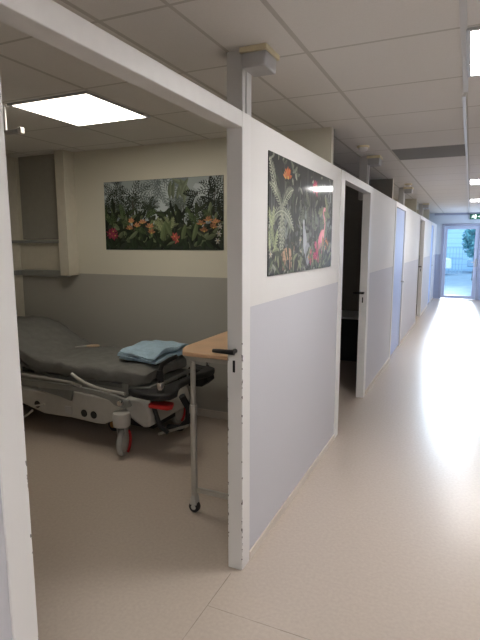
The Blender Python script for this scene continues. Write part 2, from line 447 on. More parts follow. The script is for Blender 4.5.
class Art:
    def __init__(s, w, h, seed): s.w, s.h = w, h; s.polys = []; s.r = random.Random(seed)
    def add(s, pts, col):
        pts = clip(pts, s.w, s.h)
        if len(pts) >= 3: s.polys.append((pts, col))
    def v(s, col, a=.25): k = 1+s.r.uniform(-a,a); return tuple(min(1,max(0,c*k)) for c in col)
    def blob(s, x, y, rx, ry, col, n=14, rot=0, j=0):
        pts = []
        for k in range(n):
            a = 2*PI*k/n; q = 1+s.r.uniform(-j,j); px, py = rx*q*math.cos(a), ry*q*math.sin(a)
            pts.append((x+px*math.cos(rot)-py*math.sin(rot), y+px*math.sin(rot)+py*math.cos(rot)))
        s.add(pts, col)
    def leaf(s, x, y, ang, L, W, col, bend=0, vein=True):
        n = 7; top = []; bot = []; mid = []
        for i in range(n+1):
            t = i/n; a = ang+bend*t; cx = x+L*t*math.cos(ang+bend*t*.5); cy = y+L*t*math.sin(ang+bend*t*.5)
            w = W*math.sin(PI*min(1,t*.92+.04))**.8
            top.append((cx-w*math.sin(a), cy+w*math.cos(a))); bot.append((cx+w*math.sin(a), cy-w*math.cos(a))); mid.append((cx,cy))
        # two halves, strips keep every face convex
        dk = tuple(c*.72 for c in col)
        for i in range(n):
            s.add([mid[i], mid[i+1], top[i+1], top[i]], col)
            s.add([bot[i], bot[i+1], mid[i+1], mid[i]], dk if vein else col)
    def frond(s, x, y, ang, L, col, bend=-.6, n=11, lw=.012, ll=.28):
        px, py = x, y
        for i in range(1, n+1):
            t = i/n; a = ang+bend*t
            nx, ny = px+L/n*math.cos(a), py+L/n*math.sin(a)
            w = .0030
            s.add([(px-w*math.sin(a),py+w*math.cos(a)),(px+w*math.sin(a),py-w*math.cos(a)),(nx+w*math.sin(a),ny-w*math.cos(a)),(nx-w*math.sin(a),ny+w*math.cos(a))], tuple(c*1.25 for c in col))
            l = L*ll*math.sin(PI*(t*.8+.15))
            for sd in (1,-1):
                b = a+sd*1.0; c = s.v(col,.2)
                s.add([(nx,ny),(nx+l*.5*math.cos(b)+lw*.5*math.sin(b), ny+l*.5*math.sin(b)-lw*.5*math.cos(b)),(nx+l*math.cos(b-sd*.15),ny+l*math.sin(b-sd*.15)),(nx+l*.5*math.cos(b)-lw*.5*math.sin(b), ny+l*.5*math.sin(b)+lw*.5*math.cos(b))], c)
            px, py = nx, ny
    def palm(s, x, y0, y1, col, sz=.16, trunk=(.06,.055,.045)):
        s.add([(x-.006,y0),(x+.006,y0),(x+.004,y1),(x-.004,y1)], trunk)
        for k in range(9):
            a = PI*(-.25+1.5*k/8); s.frond(x, y1, a, sz*s.r.uniform(.8,1.1), s.v(col), bend=-.9 if math.cos(a)>0 else .9, n=7, lw=.009, ll=.26)
    def flower(s, x, y, sz, col, n=7, up=False):
        for k in range(n):
            a = (PI*(.1+.8*k/(n-1)) if up else 2*PI*k/n)+s.r.uniform(-.15,.15)
            s.leaf(x, y, a, sz*s.r.uniform(.8,1.1), sz*.17, s.v(col,.25))
        s.blob(x, y, sz*.15, sz*.15, (.6,.4,.1))
    def build(s, name, m, label, place, frame_loc, group):
        """paint the polygons in order onto a fine vertex-coloured sheet"""
        q = .003; nx, ny = int(s.w/q)+1, int(s.h/q)+1; dx, dy = s.w/(nx-1), s.h/(ny-1)
        g = [(.02,.025,.02)]*(nx*ny)
        for pts, col in s.polys:
            ys = [p[1] for p in pts]; n = len(pts)
            for jy in range(max(0, math.ceil(min(ys)/dy)), min(ny-1, int(max(ys)/dy))+1):
                y = jy*dy; xs = []
                for k in range(n):
                    (x0, y0), (x1, y1) = pts[k], pts[(k+1)%n]
                    if (y0 <= y) != (y1 <= y): xs.append(x0+(x1-x0)*(y-y0)/(y1-y0))
                xs.sort()
                for a, b in zip(xs[::2], xs[1::2]):
                    for ixx in range(max(0, math.ceil(a/dx-.25)), min(nx-1, int(b/dx+.25))+1): g[jy*nx+ixx] = col
        loc = Vector(frame_loc); e = .006
        vs = [Vector(place(i*dx, j*dy, e))-loc for j in range(ny) for i in range(nx)]
        fs = [(j*nx+i, j*nx+i+1, (j+1)*nx+i+1, (j+1)*nx+i) for j in range(ny-1) for i in range(nx-1)]
        c = [(0,0),(s.w,0),(s.w,s.h),(0,s.h)]; b0 = len(vs)
        vs += [Vector(place(*p, .0002))-loc for p in c]+[Vector(place(*p, e))-loc for p in c]
        fs += [(b0, b0+3, b0+2, b0+1)]+[(b0+k, b0+(k+1)%4, b0+4+(k+1)%4, b0+4+k) for k in range(4)]
        g += [(.03,.035,.03)]*8
        me = bpy.data.meshes.new(name); me.from_pydata(vs, [], fs); me.materials.append(m)
        ca = me.color_attributes.new('Col', 'FLOAT_COLOR', 'POINT')
        ca.data.foreach_set('color', [v for cc in g for v in (*cc, 1)])
        o = bpy.data.objects.new(name, me); COL.objects.link(o); o.location = loc
        return tag(o, label, 'poster', group)

# poster on the back wall: pale misty sky, dark jungle, orange flowers
A = Art(1.245, .62, 4); r = A.r
A.add([(0,0),(A.w,0),(A.w,A.h),(0,A.h)], (.030,.038,.030))
A.add([(0,.26),(1.245,.22),(1.245,.62),(0,.62)], (.20,.24,.25))
for x, y, w_, h_ in ((.1,.50,.15,.12),(.32,.42,.17,.2),(.62,.46,.20,.20),(.60,.36,.12,.16),(.95,.40,.13,.17),(1.1,.5,.18,.12)):
    A.blob(x,y,w_*1.15,h_*1.1,(.36,.41,.42),18,j=.3); A.blob(x,y,w_*.7,h_*.7,(.50,.56,.58),18,j=.35)
for k in range(6): A.palm(r.uniform(.05,1.2), .1, r.uniform(.30,.45), (.09,.11,.10), .10)
for x, y, sz in ((.32,.47,.20),(.12,.52,.15),(.02,.40,.16),(.50,.38,.10),(1.16,.50,.18),(.98,.34,.13),(.24,.32,.10)):
    A.palm(x, .1, y, (.020,.028,.018), sz)
for k in range(7): A.frond(.62+r.uniform(-.03,.03), .63, PI*(-.15-.7*k/6), .24, (.13,.16,.16), 0, 9, .008, .25)
for k in range(8): A.leaf(r.uniform(.72,.92), r.uniform(.54,.62), r.uniform(-2.6,-.5), .15, .020, A.v((.16,.19,.13),.5), .5)
for k in range(10): A.frond(r.uniform(.95,1.24), r.uniform(.36,.52), r.uniform(0,2*PI), .15, (.012,.018,.012), .5, 8, .016, .3)
for k in range(230):
    y = r.uniform(0,.32); A.leaf(r.uniform(-.02,1.26), y, r.uniform(.2,2.9), r.uniform(.07,.16), r.uniform(.010,.024), A.v(r.choice([(.015,.025,.014),(.035,.05,.025),(.01,.014,.01),(.13,.16,.09),(.02,.03,.015)]),.3), r.uniform(-.8,.8))
for k in range(10): A.frond(r.uniform(0,1.24), r.uniform(.12,.28), r.uniform(.4,2.7), .14, A.v((.06,.09,.04)), r.choice([-.9,.9]), 8, .012, .3)
for k in range(12): A.frond(.66+r.uniform(-.05,.05), .17, r.uniform(.2,2.8), .13, A.v((.20,.23,.12)), r.choice([-.9,.9]), 8, .007, .22)
for k in range(8): A.leaf(r.uniform(.3,.95), r.uniform(.05,.12), r.uniform(.9,2.2), .16, .022, A.v((.13,.17,.08)), r.uniform(-.4,.4))
for x, y in ((.30,.25),(.36,.21),(.28,.19),(.42,.24),(.52,.15),(.50,.20),(1.03,.22),(1.10,.25),(1.06,.16),(1.17,.23),(1.15,.19),(.77,.10)):
    A.flower(x, y, .045, A.v((.44,.20,.10),.4), 5, True)
for x, y in ((.08,.12),(.05,.15),(.09,.17),(.11,.13)): A.flower(x, y, .045, (.30,.04,.08), 7)
for x, y in ((.76,.12),(.79,.09)): A.flower(x, y, .04, (.50,.10,.09), 6)
for x, y in ((1.20,.14),(1.21,.20),(1.19,.08)): A.flower(x, y, .03, (.42,.42,.38), 6)
for k in range(30): A.leaf(r.uniform(0,1.24), r.uniform(-.03,.04), r.uniform(.5,2.6), .10, .02, A.v((.025,.04,.022)), r.uniform(-.5,.5))
X0, Z0 = -3.150, 1.50
A.build('jungle_poster', M['poster'], 'wide jungle poster with orange flowers and pale sky, on the wall above the bed', lambda u, v, d: (X0+u, YW-d, Z0+v), (X0+.62, YW-.001, Z0), None)

# poster on the partition: darker, with flamingo
A = Art(1.235, .60, 9); r = A.r
A.add([(0,0),(A.w,0),(A.w,A.h),(0,A.h)], (.022,.025,.024))
for k in range(40):   # hanging pale trunks and vines
    x = r.uniform(0,1.26); h_ = r.uniform(.15,.40); w_ = r.uniform(.003,.012); y = r.uniform(.05,.35)
    A.add([(x,y),(x+w_,y),(x+w_*.8,y+h_),(x+w_*.2,y+h_)], A.v((.10,.11,.10),.5))
for x, y, w_, h_ in ((.55,.22,.12,.16),(.95,.26,.16,.16),(1.1,.35,.10,.16),(.25,.25,.10,.1),(.62,.15,.07,.10)): [A.blob(x+r.gauss(0,w_*.6),y+r.gauss(0,h_*.6),r.uniform(.006,.03),r.uniform(.008,.04),A.v((.13,.145,.14),.7),9,j=.4) for _ in range(45)]
for k in range(330):
    yy = .6*r.random()**1.6
    A.leaf(r.uniform(0,1.26), yy, r.uniform(0,2*PI), r.uniform(.03,.10), r.uniform(.005,.014), A.v(r.choice([(.04,.055,.035),(.13,.15,.11),(.015,.02,.015),(.26,.28,.22),(.02,.025,.02)]),.4), r.uniform(-.8,.8))
for k in range(6): A.frond(.19, .33, PI*(-.35+1.7*k/5), .22, A.v((.30,.32,.24),.2), -.8 if k<3 else .8, 11, .008, .22)
A.frond(.10,.40,1.9,.20,(.40,.42,.32),.4,11,.008,.25)
A.flower(.28, .505, .06, (.60,.16,.05), 7, True); A.flower(.24,.50,.04,(.55,.22,.08),5,True)
for k in range(5): A.flower(.82+r.uniform(-.06,.08), .50+r.uniform(-.02,.03), .035, (.42,.03,.10), 6)
for k in range(8): A.leaf(r.uniform(.98,1.1), r.uniform(.30,.42), r.uniform(0,2*PI), .11, .020, A.v((.26,.30,.18)), .4)
for k in range(8): A.frond(r.uniform(.4,1.2), r.uniform(.32,.5), r.uniform(3.6,5.8), .13, A.v((.12,.14,.10)), .5, 8, .010, .28)
# pale wading bird and rock
A.blob(.60,.17,.035,.075,(.44,.46,.50),14,.15); A.blob(.575,.235,.018,.045,(.42,.45,.49),12,.1); A.blob(.57,.285,.016,.016,(.48,.5,.52),10)
A.blob(.66,.10,.05,.07,(.30,.32,.34),12,j=.2)
# flamingo
fp = (.80,.23,.30)
A.blob(.955,.19,.085,.048,fp,18,.65); A.blob(.90,.13,.05,.022,(.70,.15,.24),12,.9); A.blob(.985,.215,.05,.03,(.88,.36,.40),12,.7)
nk = [(1.005,.225),(1.035,.26),(1.045,.295),(1.03,.325),(1.005,.345),(1.0,.37),(1.015,.39),(1.035,.388)]
for a, b in zip(nk, nk[1:]):
    dx, dy = b[0]-a[0], b[1]-a[1]; L = math.hypot(dx,dy); nx, ny = -dy/L*.010, dx/L*.010
    A.add([(a[0]-nx,a[1]-ny),(b[0]-nx,b[1]-ny),(b[0]+nx,b[1]+ny),(a[0]+nx,a[1]+ny)], (.84,.34,.38)); A.blob(b[0],b[1],.010,.010,(.84,.34,.38),8)
A.blob(1.035,.385,.018,.014,(.86,.40,.42)); A.add([(1.048,.39),(1.07,.372),(1.064,.358),(1.05,.377)], (.08,.05,.05))
for x in (.95,.975): A.add([(x,.15),(x+.006,.15),(x+.002,.01),(x-.004,.01)], (.62,.20,.24))
# spotted fawn animal lower left
A.blob(.27,.105,.085,.034,(.48,.30,.19),16,.05); A.blob(.37,.135,.030,.024,(.50,.32,.20),12); A.blob(.355,.158,.008,.012,(.45,.27,.17),8); A.blob(.385,.158,.008,.012,(.45,.27,.17),8)
for x in (.21,.24,.32,.345): A.add([(x,.09),(x+.014,.09),(x+.010,.02),(x+.002,.02)], (.44,.27,.17))
for k in range(22): A.blob(.27+r.uniform(-.07,.07), .105+r.uniform(-.022,.022), .004, .003, (.15,.08,.05), 6)
for k in range(14): A.flower(r.uniform(.72,.92), r.uniform(.03,.16), .028, r.choice([(.60,.03,.16),(.66,.08,.22)]), 6)
for k in range(10): A.flower(r.uniform(.02,1.2), r.uniform(.03,.20), .025, r.choice([(.50,.22,.10),(.46,.44,.36)]), 6)
for k in range(5): A.flower(1.05+r.uniform(-.05,.06), r.uniform(.14,.24), .026, (.52,.16,.07), 6)
for k in range(60): A.leaf(r.uniform(0,1.26), r.uniform(-.03,.12), r.uniform(.4,2.7), r.uniform(.06,.12), r.uniform(.007,.013), A.v(r.choice([(.10,.13,.07),(.05,.07,.04),(.24,.27,.15)]),.3), r.uniform(-.7,.7))
for k in range(7): A.frond(.05+r.uniform(-.03,.05), r.uniform(.1,.25), r.uniform(.3,2.6), .12, A.v((.26,.30,.16)), .6, 8, .009, .26)
Y0, Z0 = 2.31, 1.393
A.build('jungle_poster', M['posterg'], 'glossy dark jungle poster with pink flamingo, on the corridor side of the partition', lambda u, v, d: (XF-.006+d, Y0+u, Z0+v), (XF-.005, Y0+.63, Z0), None)

# ------------------------------------------------------------------ hospital stretcher
bed = thing('hospital_stretcher', 'wheeled hospital stretcher with grey covered mattress standing along the back wall', 'hospital bed', (-3.1, 3.26, 0))
BX0, BX1, BY0, BY1 = -4.17, -2.12, 2.92, 3.62
def matz(x):   # height of the mattress top
    if x > -3.05: z = .625
    elif x > -3.72: t = (-3.05-x)/.67; z = .625 + .225*(t*t*(3-2*t))
    else: z = .85 - .01*(-3.72-x)
    return z
def mattress(bm):
    NX, NS = 90, 40; rings = []
    for i in range(NX+1):
        x = BX0+(BX1-BX0)*i/NX; zt = matz(x); th = .11
        e = min(i, NX-i)/NX*2.05; k = 1-max(0, (.07-e)/.07)**2*.45; kw = 1-max(0, (.10-e)/.10)**2*.16
        ring = []
        w = (BY1-BY0)/2; yc = (BY0+BY1)/2
        for j in range(NS):
            a = 2*PI*j/NS; ca, sa = math.cos(a), math.sin(a)
            sx = math.copysign(abs(ca)**.22, ca); sz = math.copysign(abs(sa)**.45, sa)
            y = yc+w*sx*kw; z = zt-th/2+th/2*sz*k
            p = Vector((x, y, z)); n = noise.noise(p*5)*.014+noise.noise(p*13)*.010
            crease = noise.noise(Vector((x*4+y*5, y*2-x*3, 3)))
            z += n + (.020*abs(crease) if sa > 0 else 0)
            if sa < 0 and abs(ca) > .3: z -= .012*(1+noise.noise(Vector((x*9,0,7))))   # sheet hem hangs a little
            y += noise.noise(p*9+Vector((5,5,5)))*.008
            ring.append(bm.verts.new((x, y, z)))
        rings.append(ring)
    for i in range(NX):
        for j in range(NS): bm.faces.new((rings[i][j], rings[i][(j+1)%NS], rings[i+1][(j+1)%NS], rings[i+1][j]))
    bm.faces.new(rings[0][::-1]); bm.faces.new(rings[-1])
obj('mattress', mattress, M['sheet'], bed)['label'] = 'mattress in a rumpled dark grey sheet'
# deck under the mattress, with raised back section
def deck(bm):
    bx(bm, -3.05, BX1+.03, BY0+.04, BY1-.04, .475, .505)
    pts = [(-3.05,.475),(-3.05,.505),(-3.30,.555),(-3.74,.725),(-4.15,.73),(-4.15,.70),(-3.73,.695),(-3.30,.525)]
    prism(bm, pts[::-1], 'Y', BY0+.04, BY1-.04)
obj('deck', deck, M['coverd'], bed, .004)
def under(bm):
    bx(bm, -4.0, -2.2, 2.98, 3.03, .41, .475); bx(bm, -4.0, -2.2, 3.50, 3.55, .41, .475)
    for x in (-3.95, -3.3, -2.7, -2.25): bx(bm, x, x+.05, 3.03, 3.50, .42, .47)
    bx(bm, -2.32, -2.27, 2.95, 2.98, .38, .53); bx(bm, -2.14, -2.10, 3.0, 3.04, .38, .50)
obj('frame', under, M['rail'], bed, .003)
# side rail folded down: thin tube and broad bar
for y, s in ((2.86, 1), (3.68, -1)):
    sr = obj('side_rail', lambda bm: prism(bm, [(-4.05,.40),(-4.05,.45),(-3.3,.468),(-2.75,.478),(-2.5,.468),(-2.30,.450),(-2.19,.43),(-2.17,.385),(-2.24,.36),(-2.32,.375),(-2.36,.405),(-2.5,.432),(-2.75,.436),(-3.25,.412)][::-1], 'Y', y-.012, y+.012), M['rail'], bed, .004)
    obj('rail_tube', lambda bm: tube(bm, [(-4.0,y-.02*s,.50),(-3.25,y-.02*s,.515),(-2.72,y-.02*s,.505),(-2.62,y-.02*s,.485)], .011), M['railp'], sr)
    obj('rail_arm', lambda bm: tube(bm, [(-2.69,y-.035*s,.580),(-2.64,y-.035*s,.553),(-2.57,y-.035*s,.522),(-2.47,y-.035*s,.500),(-2.36,y-.035*s,.487),(-2.20,y-.035*s,.483)], .013), M['railp'], sr)
    obj('knob', lambda bm: lathe(bm, [(.0001,-.034),(.018,-.033),(.024,-.022),(.024,0)] if s == 1 else [(.0001,.034),(.018,.033),(.024,.022),(.024,0)], (-2.25,y-.012*s,.407), 20, 'Y'), M['chrome'], sr)
# base shell panels
def shell_a(bm):
    prism(bm, [(-3.75,.26),(-3.34,.23),(-3.10,.175),(-2.72,.185),(-2.72,.34),(-2.90,.345),(-3.11,.36),(-3.35,.36),(-3.75,.35)], 'Y', 2.925, 3.60)
def shell_b(bm):
    prism(bm, [(-2.795,.188),(-2.56,.178),(-2.48,.182),(-2.36,.235),(-2.30,.25),(-2.28,.30),(-2.33,.385),(-2.60,.40),(-2.77,.405)], 'Y', 2.912, 3.61)
sa = obj('base_shell', shell_a, M['cover'], bed, .01, seg=3); sb = obj('base_shell', shell_b, M['cover'], bed, .01, seg=3)
obj('side_flap', lambda bm: prism(bm, [(-3.12,.375),(-2.9,.350),(-2.79,.327),(-2.765,.42),(-3.14,.43)], 'Y', 2.905, 2.925), M['coverd'], bed, .004)
for x, z, p in ((-3.17,.245,sa),(-2.665,.245,sb),(-2.57,.245,sb)):
    def hole(bm, x=x, z=z):
        lathe(bm, [(.030,0),(.030,-.004),(.020,-.006),(.014,-.002),(.0001,-.002)], (x, 2.912 if x > -2.8 else 2.925, z), 20, 'Y')
    obj('pedal_recess', hole, M['rubber'], p)
obj('vent_plate', B(-2.87, -2.80, 2.918, 2.926, .215, .275), M['greyp'], sa, .003)
obj('brake_lever', lambda bm: tube(bm, [(-3.17,2.90,.24),(-3.08,2.88,.265),(-3.02,2.86,.285)], .007), M['steel'], sa)
obj('brake_lever', lambda bm: tube(bm, [(-3.20,2.90,.20),(-3.24,2.88,.16),(-3.28,2.86,.13)], .009), M['steel'], sa)
# foot end shell
obj('base_shell', lambda bm: prism(bm, [(-2.26,.30),(-2.18,.25),(-2.10,.215),(-2.05,.225),(-2.035,.30),(-2.06,.38),(-2.12,.43),(-2.26,.43)], 'Y', 2.90, 3.48), M['cover'], bed, .02, seg=3)
# lift columns and chassis
def chassis(bm):
    bx(bm, -4.0, -2.15, 3.10, 3.42, .13, .20)
    bx(bm, -3.95, -3.87, 2.93, 3.60, .14, .22); bx(bm, -2.28, -2.18, 2.93, 3.60, .24, .30)
obj('chassis', chassis, M['rubber'], bed, .006)
for x in (-3.62, -2.55): obj('lift_column', lambda bm: lathe(bm, [(.07,.18),(.07,.33),(.05,.33),(.05,.44)], (x,3.26,0)), M['coverd'], bed)
# casters
def caster(cx, cy, ang, white):
    d = Vector((math.cos(ang), math.sin(ang), 0)); ax = Vector((-d.y, d.x, 0))
    cap = obj('caster', (lambda bm: lathe(bm, [(.045,.228),(.062,.236),(.066,.30),(.060,.335),(.04,.345)], (cx,cy,0), 20)) if white else (lambda bm: lathe(bm, [(.03,.20),(.045,.21),(.045,.26),(.03,.27)], (cx,cy,0), 20)), M['cover'] if white else M['rubber'], bed)
    wc = Vector((cx,cy,0)) + d*.02
    def ring(bm, prof):
        n = 32; rings = []
        for rr, h in prof:
            rings.append([bm.verts.new(wc+Vector((0,0,.102))+ax*h+d*(rr*math.cos(2*PI*k/n))+Vector((0,0,rr*math.sin(2*PI*k/n)))) for k in range(n)])
        for i in range(len(rings)-1):
            for k in range(n): bm.faces.new((rings[i][k], rings[i][(k+1)%n], rings[i+1][(k+1)%n], rings[i+1][k]))
        bm.faces.new(rings[0][::-1]); bm.faces.new(rings[-1])
    obj('wheel', lambda bm: ring(bm, [(.075,-.016),(.096,-.019),(.102,-.010),(.102,.010),(.096,.019),(.075,.016)]), M['tyre'], cap)
    obj('wheel_disc', lambda bm: ring(bm, [(.02,-.022),(.055,-.019),(.073,-.0165),(.073,.0165),(.055,.019),(.02,.022)]), M['cover'], cap)
    def fork(bm):
        for sgn in (1,-1):
            o = ax*(.027*sgn); c = wc+Vector((0,0,.102))+o
            pts = [c+Vector((0,0,.126))-d*.045, c+Vector((0,0,.126))+d*.03, c+d*.018-Vector((0,0,.015)), c-d*.018-Vector((0,0,.015))]
            a = [bm.verts.new(p) for p in pts]; b = [bm.verts.new(p+ax*.005*sgn) for p in pts]
            bm.faces.new(a); bm.faces.new(b[::-1])
            for i in range(4): bm.faces.new((a[i], a[(i+1)%4], b[(i+1)%4], b[i]))
    obj('fork', fork, M['cover'], cap)
    if white:
        def redg(bm):
            pts = []
            for k in range(9):
                a = -1.35+2.3*k/8; pts.append(wc+Vector((0,0,.102))-ax*.027+d*(-.082*math.cos(a)*-1)+Vector((0,0,.084*math.sin(a))))
            tube(bm, pts, .010, 8)
        obj('red_guard', redg, M['red'], cap)
R = math.radians
caster(-2.245, 2.835, R(108), True); caster(-2.235, 3.58, R(95), True)
caster(-3.91, 2.96, R(20), False); caster(-3.91, 3.56, R(40), False)
# small fifth wheel in the middle, orange hub
fw = obj('fifth_wheel', lambda bm: lathe(bm, [(.05,-.02),(.062,-.014),(.062,.014),(.05,.02)], (-2.62,3.22,.063), 24, 'Y'), M['rubber'], bed)
obj('hub', lambda bm: lathe(bm, [(.026,-.034),(.028,-.02),(.028,.02)], (-2.62,3.22,.063), 18, 'Y'), M['orange'], fw)
obj('wheel_arm', B(-2.66, -2.58, 3.245, 3.265, .06, .14), M['rubber'], fw, .004)
# bumper at the foot end with two corner blocks
def bumper(bm):
    pts = [(-2.21,2.875),(-2.14,2.83),(-2.0,2.805),(-1.90,2.815),(-1.845,2.87),(-1.84,2.96),(-1.89,3.05),(-1.93,3.15),(-1.94,3.42),(-1.90,3.50),(-1.885,3.60),(-1.91,3.68),(-1.98,3.72),(-2.15,3.68),(-2.10,3.63),(-2.0,3.62),(-1.98,3.5),(-2.0,3.0),(-2.06,2.93)]
    prism(bm, pts, 'Z', .465, .515)
obj('bumper', bumper, M['rubber'], bed, .014, seg=3)
for y, s in ((2.90, 1), (3.66, -1)):
    def handle(bm):
        tube(bm, [(-1.93,y-.01,.575),(-1.935,y,.62),(-1.945,y,.66),(-1.93,y+.01,.71),(-1.88,y+.02,.745),(-1.82,y+.03,.775)], [.018,.019,.018,.018,.016,.014], 12)
    if s == 1:
        h = obj('push_handle', handle, M['black'], bed)
        obj('grip_boss', lambda bm: lathe(bm, [(.024,.60),(.030,.63),(.022,.67)], (-1.945,y,0), 16), M['black'], h)
        obj('handle_socket', lambda bm: lathe(bm, [(.026,.51),(.029,.515),(.029,.585),(.024,.59)], (-1.93,y-.02,0), 18), M['chrome'], h)
    else:
        h = obj('corner_bumper', lambda bm: prism(bm, [(-2.12,.35),(-1.99,.36),(-1.93,.41),(-1.96,.50),(-2.12,.52)], 'Y', y-.08, y+.06), M['rubber'], bed, .012, seg=3)
        obj('pole_socket', lambda bm: lathe(bm, [(.014,.53),(.016,.54),(.016,.61),(.012,.615)], (-1.97,y,0), 16), M['chrome'], h)
        obj('socket_stem', lambda bm: lathe(bm, [(.011,.61),(.011,.66),(.006,.67)], (-1.97,y,0), 12), M['black'], h)
# foot pedal: red pad on black arms
pd = obj('foot_pedal', lambda bm: prism(bm, [(-2.02,2.85),(-1.86,2.85),(-1.84,2.89),(-1.87,2.96),(-1.99,2.96),(-2.03,2.90)], 'Z', .395, .428), M['red'], bed, .010, seg=3)
obj('pedal_arm', lambda bm: tube(bm, [(-2.06,2.96,.45),(-2.04,2.96,.34),(-2.01,2.98,.22),(-1.95,3.0,.17)], .018, 8), M['rubber'], pd)
obj('pedal_arm', lambda bm: tube(bm, [(-1.86,3.05,.45),(-1.83,3.10,.34),(-1.85,3.12,.24),(-1.93,3.15,.16),(-2.05,3.15,.14)], .026, 8), M['rubber'], pd)
obj('pedal_bar', lambda bm: tube(bm, [(-2.03,2.99,.15),(-1.80,3.04,.235)], .011, 8), M['steel'], pd)
# upright at head with black knobs
hp = obj('head_upright', lambda bm: tube(bm, [(-4.02,3.30,.60),(-4.03,3.30,.80),(-4.02,3.30,.98)], .016), M['rail'], bed)
for dx, z in ((.015,.995),(.035,.955),(.03,1.035)): obj('knob', lambda bm: lathe(bm, [(.001,-.02),(.016,-.012),(.018,0),(.016,.012),(.001,.02)], (-4.02+dx,3.29,z), 12), M['black'], hp)

# ------------------------------------------------------------------ folded blanket
def blanket(bm):
    L, T = .36, .018
    path = []
    for lay in range(4):
        z = lay*(T+.006); xs = [i/10 for i in range(11)]
        if lay % 2: xs = xs[::-1]
        sh = [.0,.012,-.02,.01][lay]
        for t in xs: path.append((t*L+sh*(1 if t>.5 else .6), z+.004*math.sin(t*9+lay)))
        if lay < 3:
            ex = (L if lay % 2 == 0 else 0); d = 1 if lay % 2 == 0 else -1
            for a in (-50,0,50): path.append((ex+d*(T+.006)*.75*math.cos(R(a))+sh*.8, z+(T+.006)/2+(T+.006)/2*math.sin(R(a))))
    NY, W = 26, .52; rows = []
    n = len(path)
    for k in range(NY+1):
        v = k/NY; row = []
        for side in (1,-1):
            seq = range(n) if side == 1 else range(n-1,-1,-1)
            for i in seq:
                a = path[max(i-1,0)]; b = path[min(i+1,n-1)]; dx, dz = b[0]-a[0], b[1]-a[1]; l = math.hypot(dx,dz) or 1
                x = path[i][0]-dz/l*T/2*side; z = path[i][1]+dx/l*T/2*side
                y = v*W
                crown = 1-.30*abs(2*v-1)**3
                q = Vector((path[i][0]*5, y*5, path[i][1]*3))
                z2 = z*crown+noise.noise(q)*.030*min(1,z/.03+.2)+noise.noise(q*2.6)*.010
                x2 = x+noise.noise(q*1.3+Vector((9,0,0)))*.035; y2 = y+noise.noise(q*1.2+Vector((0,9,path[i][1]*40)))*.03
                # skew and turn to lie askew on the mattress
                ca, sn = math.cos(R(-8)), math.sin(R(-8)); x3 = x2-.02; y3 = y2
                row.append(bm.verts.new((-2.465+x3*ca-y3*sn*.3, 3.06+.06+x3*sn+y3*ca, .645+max(z2,-.004)+.012)))
        rows.append(row)
    m_ = len(rows[0])
    for k in range(NY):
        for i in range(m_): bm.faces.new((rows[k][i], rows[k][(i+1)%m_], rows[k+1][(i+1)%m_], rows[k+1][i]))
    for row in (rows[0], rows[-1]):
        for i in range(n-1): bm.faces.new((row[i], row[i+1], row[2*n-2-i], row[2*n-1-i]))
o = obj('folded_blanket', blanket, M['blanket']); tag(o, 'light blue folded blanket lying at the foot of the stretcher mattress', 'blanket')
ss = o.modifiers.new('sub', 'SUBSURF'); ss.levels = 1; ss.render_levels = 1

# small wooden-handled tool on the mattress
t = thing('small_tool', 'small pale pointed wooden-looking tool lying on the grey mattress', 'tool', (-3.07, 3.40, .642))
obj('handle', lambda bm: tube(bm, [(-3.06,3.415,.652),(-3.03,3.435,.653),(-2.985,3.47,.653),(-2.97,3.48,.652)], [.009,.013,.013,.008]), M['woodl'], t)
obj('tip', lambda bm: tube(bm, [(-3.14,3.355,.648),(-3.10,3.385,.650),(-3.06,3.415,.652)], [.002,.006,.009]), M['cover'], t)

# ------------------------------------------------------------------ overbed table
tb = thing('overbed_table', 'tall wheeled table with beech top and grey tube legs, behind the door post', 'table', (-1.24, 2.7, 0))
obj('table_top', lambda bm: prism(bm, [(-1.40,2.345),(-1.01,2.345),(-1.01,3.12),(-1.47,3.12),(-1.49,3.10),(-1.49,2.49),(-1.475,2.44),(-1.43,2.36)], 'Z', .935, .960), M['wood'], tb, .006, seg=3)
def fr(bm):
    bx(bm, -1.40, -1.03, 2.375, 2.400, .905, .934); bx(bm, -1.40, -1.03, 3.02, 3.05, .905, .934)
    bx(bm, -1.415, -1.385, 2.40, 3.02, .905, .934); bx(bm, -1.05, -1.03, 2.40, 3.02, .905, .934)
obj('top_frame', fr, M['tube'], tb, .003)
for (x, y) in ((-1.375,2.378),(-1.03,2.378),(-1.40,3.03),(-1.03,3.03)):
    lg = obj('leg', lambda bm: lathe(bm, [(.019,.10),(.019,.60),(.022,.602),(.022,.65),(.0155,.652),(.0155,.906)], (x,y,0), 16), M['tube'], tb)
    def wh(bm): lathe(bm, [(.020,-.018),(.031,-.015),(.034,-.008),(.034,.008),(.031,.015),(.020,.018)], (x,y,.034), 20, 'Y')
    w = obj('caster_wheel', wh, M['rubber'], lg)
    obj('hub', lambda bm: lathe(bm, [(.0001,-.021),(.014,-.020),(.017,-.017),(.017,.017),(.014,.020),(.0001,.021)], (x,y,.034), 16, 'Y'), M['cover'], w)
    obj('caster_fork', lambda bm: prism(bm, [(x-.022,.05),(x-.018,.085),(x-.012,.105),(x+.012,.105),(x+.018,.085),(x+.022,.05)], 'Y', y-.024, y+.024), M['cover'], lg, .004)
obj('cross_bar', B(-1.356, -1.049, 2.368, 2.388, .125, .155), M['tube'], tb, .003)
obj('cross_bar', B(-1.38, -1.049, 3.02, 3.04, .125, .155), M['tube'], tb, .003)

